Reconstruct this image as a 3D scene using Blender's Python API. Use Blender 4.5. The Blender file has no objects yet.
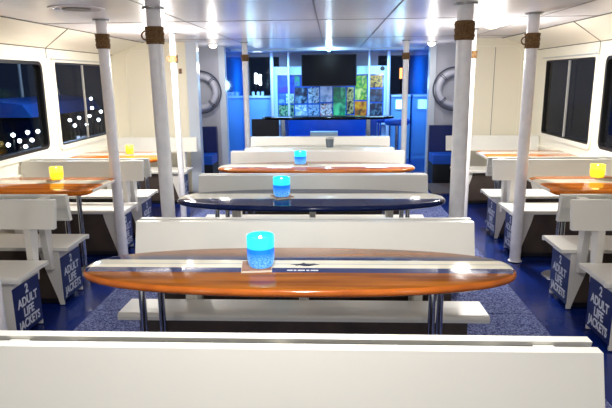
import bpy, bmesh, math, random
from mathutils import Vector, Matrix
random.seed(7)
PI = math.pi
S = bpy.context.scene
C = S.collection

# ------------------------------------------------------------------ materials
def lin(c):
    return tuple(((x/255)/12.92 if x/255 <= .04045 else ((x/255+.055)/1.055)**2.4) for x in c)
def mat(name, rgb, rough=.5, metal=0., coat=0., bump=None, vary=None, spec=.5):
    m = bpy.data.materials.new(name); m.use_nodes = True
    nt = m.node_tree; b = nt.nodes['Principled BSDF']
    col = lin(rgb)+(1,)
    b.inputs['Base Color'].default_value = col
    b.inputs['Roughness'].default_value = rough
    b.inputs['Metallic'].default_value = metal
    b.inputs['Coat Weight'].default_value = coat
    b.inputs['Coat Roughness'].default_value = .05
    b.inputs['Specular IOR Level'].default_value = spec
    tc = nt.nodes.new('ShaderNodeTexCoord')
    if vary:                                     # (scale, rgb2, amount)
        n = nt.nodes.new('ShaderNodeTexNoise'); n.inputs['Scale'].default_value = vary[0]; n.inputs['Detail'].default_value = 4
        nt.links.new(tc.outputs['Object'], n.inputs['Vector'])
        mx = nt.nodes.new('ShaderNodeMix'); mx.data_type = 'RGBA'
        mx.inputs['A'].default_value = col; mx.inputs['B'].default_value = lin(vary[1])+(1,)
        mr = nt.nodes.new('ShaderNodeMapRange'); mr.inputs['From Min'].default_value = .35; mr.inputs['From Max'].default_value = .7
        mr.inputs['To Max'].default_value = vary[2]
        nt.links.new(n.outputs['Fac'], mr.inputs['Value']); nt.links.new(mr.outputs['Result'], mx.inputs['Factor'])
        nt.links.new(mx.outputs['Result'], b.inputs['Base Color'])
    if bump:                                     # (scale xyz, strength, distance)
        mp = nt.nodes.new('ShaderNodeMapping'); mp.inputs['Scale'].default_value = bump[0]
        n = nt.nodes.new('ShaderNodeTexNoise'); n.inputs['Scale'].default_value = 1; n.inputs['Detail'].default_value = 3
        nt.links.new(tc.outputs['Object'], mp.inputs['Vector']); nt.links.new(mp.outputs['Vector'], n.inputs['Vector'])
        bp = nt.nodes.new('ShaderNodeBump'); bp.inputs['Strength'].default_value = bump[1]; bp.inputs['Distance'].default_value = bump[2]
        nt.links.new(n.outputs['Fac'], bp.inputs['Height']); nt.links.new(bp.outputs['Normal'], b.inputs['Normal'])
    return m
def emit(name, rgb, strength):
    m = bpy.data.materials.new(name); m.use_nodes = True
    nt = m.node_tree; b = nt.nodes['Principled BSDF']
    b.inputs['Base Color'].default_value = lin(rgb)+(1,)
    b.inputs['Emission Color'].default_value = lin(rgb)+(1,)
    b.inputs['Emission Strength'].default_value = strength
    return m
def board_mat(name, bands, wood=None, rough=.12):
    """bands: list of (y position, rgb or 'wood') constant stripes across the board."""
    m = bpy.data.materials.new(name); m.use_nodes = True
    nt = m.node_tree; b = nt.nodes['Principled BSDF']
    b.inputs['Roughness'].default_value = .08
    b.inputs['IOR'].default_value = 1.36
    tc = nt.nodes.new('ShaderNodeTexCoord'); sp = nt.nodes.new('ShaderNodeSeparateXYZ')
    nt.links.new(tc.outputs['Object'], sp.inputs[0])
    mp = nt.nodes.new('ShaderNodeMapping'); mp.inputs['Scale'].default_value = (1.0, 12, 4)
    n = nt.nodes.new('ShaderNodeTexNoise'); n.inputs['Scale'].default_value = 1.5; n.inputs['Detail'].default_value = 5
    nt.links.new(tc.outputs['Object'], mp.inputs[0]); nt.links.new(mp.outputs[0], n.inputs['Vector'])
    wr = nt.nodes.new('ShaderNodeValToRGB')
    w = wood or ((120, 52, 14), (172, 86, 26))
    wr.color_ramp.elements[0].position = .35; wr.color_ramp.elements[0].color = lin(w[0])+(1,)
    wr.color_ramp.elements[1].position = .65; wr.color_ramp.elements[1].color = lin(w[1])+(1,)
    nt.links.new(n.outputs['Fac'], wr.inputs[0])
    mr = nt.nodes.new('ShaderNodeMapRange'); mr.inputs['From Min'].default_value = -.5; mr.inputs['From Max'].default_value = .5
    nt.links.new(sp.outputs['Y'], mr.inputs['Value'])
    cr = nt.nodes.new('ShaderNodeValToRGB'); cr.color_ramp.interpolation = 'CONSTANT'
    fr = nt.nodes.new('ShaderNodeValToRGB'); fr.color_ramp.interpolation = 'CONSTANT'
    for r_ in (cr, fr):
        for i, (y, c) in enumerate(bands):
            e = r_.color_ramp.elements[i] if i < 2 else r_.color_ramp.elements.new(y+.5)
            e.position = max(0, y+.5)
            if r_ is cr: e.color = (lin(c) if c != 'wood' else (0, 0, 0))+(1,)
            else: e.color = (1, 1, 1, 1) if c == 'wood' else (0, 0, 0, 1)
        nt.links.new(mr.outputs[0], r_.inputs[0])
    mx = nt.nodes.new('ShaderNodeMix'); mx.data_type = 'RGBA'
    nt.links.new(fr.outputs[0], mx.inputs['Factor']); nt.links.new(cr.outputs[0], mx.inputs['A']); nt.links.new(wr.outputs[0], mx.inputs['B'])
    nt.links.new(mx.outputs['Result'], b.inputs['Base Color'])
    return m
def glow_cup(name, top, low, dark, st):
    m = bpy.data.materials.new(name); m.use_nodes = True
    nt = m.node_tree; b = nt.nodes['Principled BSDF']; b.inputs['Roughness'].default_value = .2
    tc = nt.nodes.new('ShaderNodeTexCoord'); sp = nt.nodes.new('ShaderNodeSeparateXYZ'); nt.links.new(tc.outputs['Generated'], sp.inputs[0])
    cr = nt.nodes.new('ShaderNodeValToRGB')
    e = cr.color_ramp.elements
    e[0].position = 0; e[0].color = lin(low)+(1,); e[1].position = .66; e[1].color = lin(top)+(1,)
    k = e.new(.60); k.color = lin(low)+(1,)
    nt.links.new(sp.outputs['Z'], cr.inputs[0])
    v = nt.nodes.new('ShaderNodeTexVoronoi'); v.feature = 'DISTANCE_TO_EDGE'; v.inputs['Scale'].default_value = 90
    nt.links.new(tc.outputs['Object'], v.inputs['Vector'])
    ms = nt.nodes.new('ShaderNodeMapRange'); ms.inputs['From Min'].default_value = .02; ms.inputs['From Max'].default_value = .12
    nt.links.new(v.outputs['Distance'], ms.inputs['Value'])
    zr = nt.nodes.new('ShaderNodeMapRange'); zr.inputs['From Min'].default_value = .2; zr.inputs['From Max'].default_value = .5; zr.inputs['To Min'].default_value = .75; zr.inputs['To Max'].default_value = 0
    nt.links.new(sp.outputs['Z'], zr.inputs['Value'])
    mu = nt.nodes.new('ShaderNodeMath'); mu.operation = 'MULTIPLY'; nt.links.new(ms.outputs[0], mu.inputs[0]); nt.links.new(zr.outputs[0], mu.inputs[1])
    mx = nt.nodes.new('ShaderNodeMix'); mx.data_type = 'RGBA'; mx.inputs['B'].default_value = lin(dark)+(1,)
    nt.links.new(mu.outputs[0], mx.inputs['Factor']); nt.links.new(cr.outputs[0], mx.inputs['A'])
    nt.links.new(mx.outputs['Result'], b.inputs['Base Color']); nt.links.new(mx.outputs['Result'], b.inputs['Emission Color'])
    b.inputs['Emission Strength'].default_value = st
    return m

M = dict(
    white=mat('white_plastic', (226, 225, 218), .34, bump=((3, 3, 3), .03, .01)),
    grey_white=mat('white_painted_upright', (222, 220, 214), .4),
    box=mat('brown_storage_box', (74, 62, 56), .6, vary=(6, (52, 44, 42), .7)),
    sign=mat('navy_sign', (14, 30, 92), .35),
    letter=mat('white_lettering', (225, 230, 240), .5),
    post=mat('white_paint_post', (238, 238, 242), .3, vary=(14, (216, 217, 224), .6)),
    rope=mat('brown_rope', (128, 98, 62), .9, vary=(60, (80, 56, 32), .9)),
    chrome=mat('chrome', (200, 204, 210), .14, metal=1.),
    steel=mat('brushed_steel', (150, 152, 156), .35, metal=1.),
    ceil=mat('glossy_ceiling_panel', (228, 226, 232), .25, spec=.24, bump=((.8, 16, 1), .28, .01)),
    seam=mat('panel_seam', (120, 118, 116), .5),
    seam_dark=mat('dark_seam', (92, 86, 76), .6),
    wall=mat('cream_wall', (246, 242, 226), .38, bump=((2, 2, 2), .03, .01)),
    endwall=mat('cream_end_wall', (240, 234, 214), .42),
    jamb=mat('pale_blue_jamb', (198, 208, 222), .3),
    ringwall=mat('grey_wall', (176, 178, 192), .35),
    gasket=mat('black_rubber', (12, 12, 14), .5),
    alu=mat('aluminium', (205, 206, 204), .35, metal=.6),
    floor=mat('navy_gloss_deck', (10, 38, 116), .20, vary=(3, (6, 26, 88), .8)),
    bluepanel=mat('blue_gloss_panel', (16, 92, 190), .12, coat=.3),
    bluevinyl=mat('blue_vinyl', (14, 84, 200), .4),
    navyvinyl=mat('navy_vinyl', (14, 30, 92), .45),
    black=mat('black_gloss', (8, 9, 12), .12, spec=.25),
    dark=mat('charcoal', (24, 26, 34), .5),
    header=mat('pale_blue_laminate', (190, 222, 240), .35),
    counter=mat('light_blue_counter', (110, 176, 226), .35),
    mat_=mat('brown_mat', (98, 88, 86), .9, vary=(40, (76, 66, 66), .8)),
    coaster=mat('wood_coaster', (168, 120, 92), .5, vary=(30, (128, 86, 62), .8)),
    coaster_edge=mat('pale_edge', (228, 222, 210), .5),
    cup=mat('grey_cup', (90, 100, 112), .3),
    ring=mat('white_life_ring', (186, 188, 204), .4),
    ringrope=mat('ring_grab_line', (70, 74, 96), .8),
    shade=emit('lit_lamp_lens', (255, 238, 212), 2.5),
    led=emit('blue_white_led', (120, 200, 255), 8.),
    ledstrip=emit('led_strip', (110, 190, 255), 1.6),
    navyink=mat('navy_ink', (16, 26, 56), .3),
)
# carpet: speckled blue loops
def carpet():
    m = bpy.data.materials.new('speckled_blue_carpet'); m.use_nodes = True
    nt = m.node_tree; b = nt.nodes['Principled BSDF']; b.inputs['Roughness'].default_value = .9
    tc = nt.nodes.new('ShaderNodeTexCoord')
    v = nt.nodes.new('ShaderNodeTexVoronoi'); v.inputs['Scale'].default_value = 110
    nt.links.new(tc.outputs['Object'], v.inputs['Vector'])
    cr = nt.nodes.new('ShaderNodeValToRGB'); e = cr.color_ramp.elements
    e[0].color = lin((30, 42, 104))+(1,); e[1].color = lin((124, 136, 184))+(1,)
    e[0].position = .2; e[1].position = .95
    sp = nt.nodes.new('ShaderNodeSeparateColor'); nt.links.new(v.outputs['Color'], sp.inputs[0])
    nt.links.new(sp.outputs[0], cr.inputs[0]); nt.links.new(cr.outputs[0], b.inputs['Base Color'])
    bp = nt.nodes.new('ShaderNodeBump'); bp.inputs['Strength'].default_value = .6; bp.inputs['Distance'].default_value = .006
    nt.links.new(v.outputs['Distance'], bp.inputs['Height']); nt.links.new(bp.outputs['Normal'], b.inputs['Normal'])
    return m
M['carpet'] = carpet()
def glass():
    m = bpy.data.materials.new('window_glass'); m.use_nodes = True
    nt = m.node_tree; nt.nodes.remove(nt.nodes['Principled BSDF']); out = nt.nodes['Material Output']
    t = nt.nodes.new('ShaderNodeBsdfTransparent'); t.inputs[0].default_value = (.85, .88, .9, 1)
    g = nt.nodes.new('ShaderNodeBsdfGlossy'); g.inputs['Roughness'].default_value = .02
    f = nt.nodes.new('ShaderNodeFresnel'); f.inputs[0].default_value = 1.15
    ge = nt.nodes.new('ShaderNodeNewGeometry'); fm = nt.nodes.new('ShaderNodeMath'); fm.operation = 'MULTIPLY'; inv = nt.nodes.new('ShaderNodeMath'); inv.operation = 'SUBTRACT'; inv.inputs[0].default_value = 1
    nt.links.new(ge.outputs['Backfacing'], inv.inputs[1]); nt.links.new(inv.outputs[0], fm.inputs[1]); nt.links.new(f.outputs[0], fm.inputs[0])
    mx = nt.nodes.new('ShaderNodeMixShader')
    nt.links.new(fm.outputs[0], mx.inputs[0]); nt.links.new(t.outputs[0], mx.inputs[1]); nt.links.new(g.outputs[0], mx.inputs[2])
    nt.links.new(mx.outputs[0], out.inputs[0])
    return m
M['glass'] = glass()
def poster_mat(name, c1, c2, c3, sc, dist=1.5):
    m = bpy.data.materials.new(name); m.use_nodes = True
    nt = m.node_tree; b = nt.nodes['Principled BSDF']; b.inputs['Roughness'].default_value = .25
    tc = nt.nodes.new('ShaderNodeTexCoord')
    n = nt.nodes.new('ShaderNodeTexNoise'); n.inputs['Scale'].default_value = sc; n.inputs['Distortion'].default_value = dist; n.inputs['Detail'].default_value = 3
    nt.links.new(tc.outputs['Object'], n.inputs['Vector'])
    cr = nt.nodes.new('ShaderNodeValToRGB'); e = cr.color_ramp.elements
    e[0].position = .38; e[0].color = lin(c1)+(1,); e[1].position = .62; e[1].color = lin(c3)+(1,)
    k = e.new(.5); k.color = lin(c2)+(1,)
    nt.links.new(n.outputs['Fac'], cr.inputs[0]); nt.links.new(cr.outputs[0], b.inputs['Base Color'])
    return m

# ------------------------------------------------------------------ geometry helpers
def link(name, bm, m, parent=None, smooth=False, bevel=0.):
    if bevel:
        bmesh.ops.bevel(bm, geom=[e for e in bm.edges if len(e.link_faces) == 2 and e.calc_face_angle(0) > .6], offset=bevel, segments=2, affect='EDGES', profile=.6)
    bmesh.ops.recalc_face_normals(bm, faces=bm.faces)
    me = bpy.data.meshes.new(name); bm.to_mesh(me); bm.free()
    me.materials.append(m)
    if smooth:
        for p in me.polygons: p.use_smooth = True
        me.set_sharp_from_angle(angle=math.radians(40))
    o = bpy.data.objects.new(name, me); C.objects.link(o)
    if parent: o.parent = parent
    return o
def box(bm, x0, x1, y0, y1, z0, z1):
    v = [bm.verts.new((x, y, z)) for z in (z0, z1) for x, y in ((x0, y0), (x1, y0), (x1, y1), (x0, y1))]
    for f in ((3, 2, 1, 0), (4, 5, 6, 7), (0, 1, 5, 4), (1, 2, 6, 5), (2, 3, 7, 6), (3, 0, 4, 7)):
        bm.faces.new([v[i] for i in f])
    return v
def prism(bm, pts, axis, a, b):
    """extrude polygon pts (2-D) along axis x/y/z from a to b"""
    def P(p, t):
        return {'x': (t, p[0], p[1]), 'y': (p[0], t, p[1]), 'z': (p[0], p[1], t)}[axis]
    A = [bm.verts.new(P(p, a)) for p in pts]; B = [bm.verts.new(P(p, b)) for p in pts]
    n = len(pts)
    bm.faces.new(A); bm.faces.new(B[::-1])
    for i in range(n): bm.faces.new((A[i], A[(i+1) % n], B[(i+1) % n], B[i]))
def tube(bm, p0, p1, r, n=16, r1=None):
    p0, p1 = Vector(p0), Vector(p1); d = (p1-p0).normalized()
    u = d.orthogonal().normalized(); w = d.cross(u); r1 = r if r1 is None else r1
    A = [bm.verts.new(p0+r*(math.cos(2*PI*i/n)*u+math.sin(2*PI*i/n)*w)) for i in range(n)]
    B = [bm.verts.new(p1+r1*(math.cos(2*PI*i/n)*u+math.sin(2*PI*i/n)*w)) for i in range(n)]
    bm.faces.new(A[::-1]); bm.faces.new(B)
    for i in range(n): bm.faces.new((A[i], A[(i+1) % n], B[(i+1) % n], B[i]))
def lathe(bm, prof, c=(0, 0, 0), n=32):
    rings = []
    for r, z in prof:
        if r < 1e-5: rings.append([bm.verts.new((c[0], c[1], c[2]+z))])
        else: rings.append([bm.verts.new((c[0]+r*math.cos(2*PI*i/n), c[1]+r*math.sin(2*PI*i/n), c[2]+z)) for i in range(n)])
    for a, b in zip(rings, rings[1:]):
        for i in range(n):
            j = (i+1) % n
            if len(a) == 1 and len(b) == 1: continue
            if len(a) == 1: bm.faces.new((a[0], b[i], b[j]))
            elif len(b) == 1: bm.faces.new((a[i], a[j], b[0]))
            else: bm.faces.new((a[i], a[j], b[j], b[i]))
def torus(bm, R, r, c, axis='z', n=36, k=10):
    g = []
    for i in range(n):
        a = 2*PI*i/n; row = []
        for j in range(k):
            t = 2*PI*j/k; q = R+r*math.cos(t); h = r*math.sin(t)
            p = (q*math.cos(a), q*math.sin(a), h) if axis == 'z' else (q*math.cos(a), h, q*math.sin(a))
            row.append(bm.verts.new((c[0]+p[0], c[1]+p[1], c[2]+p[2])))
        g.append(row)
    for i in range(n):
        for j in range(k):
            bm.faces.new((g[i][j], g[(i+1) % n][j], g[(i+1) % n][(j+1) % k], g[i][(j+1) % k]))
def thing(name, loc, label, cat, group=None, rz=0):
    o = bpy.data.objects.new(name, None); C.objects.link(o)
    o.location = loc; o.rotation_euler = (0, 0, rz); o.empty_display_size = .1
    return tag(o, label, cat, group)
def tag(o, label, cat, group=None):
    o['label'] = label; o['category'] = cat
    if group: o['group'] = group
    return o
def struct(name, bm, m, parent=None, **k):
    o = link(name, bm, m, parent, **k)
    if not parent: o['kind'] = 'structure'
    return o
def dup(root, loc, label, group=None, rz=None):
    def cp(o, par):
        c = o.copy(); C.objects.link(c)
        if par: c.parent = par
        for ch in kids.get(o.name, []): cp(ch, c)
        return c
    kids = {}
    for o in C.objects:
        if o.parent: kids.setdefault(o.parent.name, []).append(o)
    r = cp(root, None); r.location = loc; r['label'] = label
    if rz is not None: r.rotation_euler = (0, 0, rz)
    if group: r['group'] = group
    return r

CEIL = 2.12; WX = 2.9; YB = -2.4; YE = 12.2

# ------------------------------------------------------------------ setting
bm = bmesh.new(); box(bm, -3.3, 3.3, YB, YE+.3, -.08, 0); struct('floor', bm, M['floor'])
bm = bmesh.new()
for y0, y1 in ((YB+.1, 3.72), (3.728, 7.6), (7.608, 8.3)): box(bm, -1.55, 1.55, y0, y1, 0, .008)
o = link('carpet_runner', bm, M['carpet']); tag(o, 'speckled blue carpet laid down the middle of the deck under the central tables', 'carpet')
bm = bmesh.new(); box(bm, -2.46, 2.46, YB, YE+.1, CEIL, CEIL+.05); struct('ceiling', bm, M['ceil'])
k = 0
for x in (-1.14, .03, .63, 1.95):
    k += 1; bm = bmesh.new(); box(bm, x-.006, x+.006, YB, 10.1, CEIL-.003, CEIL-.0005); struct('trim_%d' % k, bm, M['seam'])
for y in (2.9, 5.2, 7.5):
    k += 1; bm = bmesh.new(); box(bm, -2.44, 2.44, y-.004, y+.004, CEIL-.003, CEIL-.0005); struct('trim_%d' % k, bm, M['seam'])
# beam across the ceiling
bm = bmesh.new(); box(bm, -2.0, 2.0, 10.1, 10.22, CEIL-.035, CEIL); k += 1; struct('trim_%d' % k, bm, M['header'], bevel=.004)

WIN = {-1: [(3.75, 5.98, .90, 1.82), (6.25, 7.72, .90, 1.82)], 1: [(3.75, 5.94, .88, 1.81), (6.15, 7.55, .89, 1.81)]}
def rrect(x0, x1, z0, z1, r, n=6):
    pts = []
    for cx, cz, a0 in ((x1-r, z1-r, 0), (x0+r, z1-r, PI/2), (x0+r, z0+r, PI), (x1-r, z0+r, 1.5*PI)):
        for i in range(n+1):
            a = a0+PI/2*i/n; pts.append((cx+r*math.cos(a), cz+r*math.sin(a)))
    return pts
def ring_mesh(bm, outer, inner, xa, xb):
    n = len(outer)
    L = [[bm.verts.new((x, p[0], p[1])) for p in ps] for ps, x in ((outer, xa), (inner, xa), (inner, xb), (outer, xb))]
    for a in range(4):
        A, B = L[a], L[(a+1) % 4]
        for i in range(n): bm.faces.new((A[i], A[(i+1) % n], B[(i+1) % n], B[i]))
wn = 0
for s in (-1, 1):
    side = 'left' if s < 0 else 'right'
    xa, xb = sorted((s*WX, s*(WX+.06)))
    bm = bmesh.new(); z1 = 1.96
    w = WIN[s]; zs0 = min(q[2] for q in w)
    box(bm, xa, xb, YB, YE, 0, .86); box(bm, xa, xb, YB, YE, 1.85, z1)
    ys = [YB]+[v for q in w for v in q[:2]]+[YE]
    for i in range(0, len(ys), 2): box(bm, xa, xb, ys[i], ys[i+1], .86, 1.85)
    for q in w:
        box(bm, xa, xb, q[0], q[1], .86, q[2]) if q[2] > .861 else None
        box(bm, xa, xb, q[0], q[1], q[3], 1.85)
    struct('wall_'+side, bm, M['wall'])
    # sloping cove panel between wall and ceiling
    bm = bmesh.new()
    prism(bm, [(s*WX, 1.96), (s*(WX+.06), 1.96), (s*(WX+.06), CEIL+.03), (s*2.45, CEIL+.03), (s*2.45, CEIL)], 'y', YB, YE)
    k += 1; struct('trim_%d' % k, bm, M['wall'])
    # seams: long dark line where wall meets cove, cove/ceiling line, joints
    bm = bmesh.new(); box(bm, *sorted((s*WX, s*(WX-.004))), YB, 8.0, 1.953, 1.962); k += 1; struct('trim_%d' % k, bm, M['seam_dark'])
    bm = bmesh.new(); box(bm, *sorted((s*2.455, s*2.435)), YB, 8.0, CEIL-.006, CEIL-.001); k += 1; struct('trim_%d' % k, bm, M['seam_dark'])
    for y in (4.2, 6.12):
        bm = bmesh.new()
        sk = .4
        A = [bm.verts.new((x, yy, z)) for x, yy, z in ((s*(WX-.001), y-.006, 1.962), (s*(WX-.001), y+.006, 1.962), (s*2.456, y-sk+.006, CEIL-.003), (s*2.456, y-sk-.006, CEIL-.003))]
        B = [bm.verts.new((v.co.x-s*.002, v.co.y, v.co.z-.004)) for v in A]
        bm.faces.new(A); bm.faces.new(B[::-1])
        for i in range(4): bm.faces.new((A[i], A[(i+1) % 4], B[(i+1) % 4], B[i]))
        box(bm, *sorted((s*WX, s*(WX-.003))), y-.005, y+.005, 1.85, 1.955)
        k += 1; struct('trim_%d' % k, bm, M['seam_dark'])
    # sill ledge below the windows
    bm = bmesh.new(); box(bm, *sorted((s*WX, s*(WX-.035))), YB, 8.0, .70, .73); k += 1; struct('trim_%d' % k, bm, M['wall'], bevel=.006)
    for (y0, y1, z0, z1) in w:
        wn += 1
        root = bpy.data.objects.new('window_%d' % wn, None); C.objects.link(root); root['kind'] = 'structure'
        root.location = (s*WX, (y0+y1)/2, (z0+z1)/2)
        hy, hz = (y1-y0)/2, (z1-z0)/2
        g = .02 if y0 > 6 else .035; rc = .03 if y0 > 6 else .07
        bm = bmesh.new(); ring_mesh(bm, rrect(-hy-.05, hy+.05, -hz-.05, hz+.05, .08), rrect(-hy+.003, hy-.003, -hz+.003, hz-.003, rc), -s*.018, -s*.0005)
        f = link('window_frame', bm, M['wall'], root, smooth=True)
        bm = bmesh.new(); ring_mesh(bm, rrect(-hy+.0035, hy-.0035, -hz+.0035, hz-.0035, rc), rrect(-hy+g, hy-g, -hz+g, hz-g, rc*.7), -s*.012, s*.062)
        link('gasket', bm, M['gasket'], root, smooth=True)
        bm = bmesh.new(); box(bm, *sorted((s*.012, s*.016)), -hy+g-.003, hy-g+.003, -hz+g-.003, hz-g+.003); link('pane', bm, M['glass'], root)
        if y0 > 6:
            bm = bmesh.new(); box(bm, *sorted((-s*.008, s*.011)), -.012, .012, -hz+g, hz-g); link('mullion', bm, M['alu'], root)
            bm = bmesh.new(); box(bm, *sorted((-s*.034, -s*.0185)), -hy-.08, hy+.08, hz+.02, hz+.035); link('drip_rail', bm, M['alu'], root)
# wall behind the camera
bm = bmesh.new(); box(bm, -2.9, 2.9, YB-.06, YB, 0, CEIL+.03); struct('wall_back', bm, M['wall'])
# end walls either side of the middle opening, with joint and jamb
for s in (-1, 1):
    side = 'left' if s < 0 else 'right'; PX = 1.60 if s < 0 else 1.74
    bm = bmesh.new()
    # rounded head at outer corner
    x_in = s*(1.86 if s < 0 else 1.98)
    pts = [(x_in, 0), (s*WX, 0), (s*WX, 1.96), (s*2.45, CEIL), (x_in, CEIL)]
    prism(bm, pts, 'y', 8.0, 8.06)
    struct('wall_front_'+side, bm, M['endwall'])
    k += 1; bm = bmesh.new(); box(bm, *sorted((x_in, x_in-s*(.15 if s < 0 else .11))), 7.97, 8.12, 0, CEIL); struct('trim_%d' % k, bm, M['jamb'], bevel=.008)
    # raised panel outline with rounded top corner
    bm = bmesh.new()
    o_ = rrect(2.0, 2.72, .72, 2.02, .14); i_ = rrect(2.012, 2.708, .732, 2.008, .13)
    n = len(o_)
    L = [[bm.verts.new((s*p[0], y, p[1])) for p in ps] for ps, y in ((o_, 7.998), (i_, 7.998), (i_, 7.990), (o_, 7.990))]
    for a in range(4):
        A, B = L[a], L[(a+1) % 4]
        for i in range(n): bm.faces.new((A[i], A[(i+1) % n], B[(i+1) % n], B[i]))
    k += 1; struct('trim_%d' % k, bm, M['wall'])
    bm = bmesh.new(); box(bm, *sorted((s*2.36, s*2.366)), 7.994, 7.9995, .74, 2.0); k += 1; struct('trim_%d' % k, bm, M['seam'])
    # small room wall with the life ring
    bm = bmesh.new(); box(bm, *sorted((s*(PX+.06), s*WX)), 9.30, 9.36, 0, CEIL); struct('wall_recess_'+side, bm, M['ringwall'])
    k += 1; bm = bmesh.new(); box(bm, *sorted((s*(PX-.04), s*(PX+.06))), 9.26, 9.40, 0, CEIL); struct('trim_%d' % k, bm, M['jamb'], bevel=.006)
    bm = bmesh.new(); box(bm, *sorted((s*PX, s*(PX+.06))), 9.401, 12.19, 0, CEIL); struct('wall_passage_'+side, bm, M['bluepanel'])
    if s < 0:
        k += 1
# far end wall with window openings
bm = bmesh.new()
box(bm, -1.66, 1.80, YE, YE+.06, 0, 1.25); box(bm, -1.66, 1.80, YE, YE+.06, 2.06, CEIL)
box(bm, -.95, 1.12, YE, YE+.06, 1.25, 2.06)
for x in (-1.63, 1.77): box(bm, x-.04, x+.04, YE, YE+.06, 1.25, 2.06)
struct('wall_far', bm, M['ringwall'])
for x0, x1 in ((-1.59, -.95), (1.12, 1.73)):
    wn += 1; root = bpy.data.objects.new('window_%d' % wn, None); C.objects.link(root); root['kind'] = 'structure'; root.location = ((x0+x1)/2, YE, 1.655)
    h = (x1-x0)/2
    bm = bmesh.new(); box(bm, -h, h, .02, .026, -.405, .405); link('pane', bm, M['glass'], root)
    bm = bmesh.new()
    for z in (-.40, .40): box(bm, -h, h, .005, .045, z-.015, z+.015)
    for x in (-h+.012, h-.012): box(bm, x-.012, x+.012, .005, .045, -.385, .385)
    link('window_frame', bm, M['gasket'], root)

# ------------------------------------------------------------------ ceiling lamps
def dome(loc, r, label, lit=True, group='round ceiling lights'):
    t = thing('ceiling_light', loc, label, 'ceiling light', group)
    bm = bmesh.new(); lathe(bm, [(r*1.45, 0), (r*1.5, -.006), (r*1.4, -.013), (r*1.05, -.018), (r*1.02, 0)]); link('trim_ring', bm, M['alu'], t, smooth=True)
    bm = bmesh.new(); lathe(bm, [(r, -.004), (r, -.02), (r*.85, -.045), (r*.5, -.06), (0, -.065)]); link('lens', bm, M['shade'] if lit else M['alu'], t, smooth=True)
    return t
WARM = (1., .96, .89); NEUT = (1., .95, .88)
def lamp(name, loc, e, col, size=.1, kind='POINT'):
    l = bpy.data.lights.new(name, kind); l.energy = e; l.color = col
    if kind == 'POINT': l.shadow_soft_size = size
    else: l.shape = 'DISK'; l.size = size
    o = bpy.data.objects.new(name, l); C.objects.link(o); o.location = loc; return o
E0 = 34
for x, y, r, lab in (
        (-1.66, 5.95, .075, 'lit round ceiling light behind the thick left post with rope band'),
        (1.66, 5.62, .08, 'brightest round ceiling light right of the thick post by the cream wall'),
        (-1.58, 8.50, .06, 'small lit ceiling light above the left life ring'),
        (1.61, 8.62, .06, 'small lit ceiling light above the right life ring'),
        (0, 1.5, .085, 'added unseen ceiling light over the nearest central bench'),  # unseen lamp, added and placed to brighten the front benches
        (-1.66, -.6, .085, 'lit ceiling light at the back of the left aisle'),
        (1.63, -.6, .085, 'lit ceiling light at the back of the right aisle')):
    dome((x, y, CEIL), r, lab)
    e = E0 if y < 8 else 4.5
    k_ = .36 if y < 0 else (.70 if y < 2 else 1.2)
    lamp('lamp_glow', (x, y, CEIL-.34), e*.75*k_, WARM if y < 8 else NEUT, .07)
    lamp('lamp_beam', (x, y, CEIL-.075), e*.62*k_, WARM if y < 8 else NEUT, .16, 'AREA')
t = thing('ceiling_speaker', (-1.66, 4.15, CEIL), 'unlit round flush speaker cover in the ceiling above the left side table', 'ceiling speaker')
bm = bmesh.new(); lathe(bm, [(.19, 0), (.19, -.006), (.16, -.010), (.155, 0)]); link('bezel', bm, M['ceil'], t, smooth=True)
bm = bmesh.new(); lathe(bm, [(.10, -.002), (.095, -.012), (0, -.014)]); link('grille', bm, M['seam'], t, smooth=True)

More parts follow.
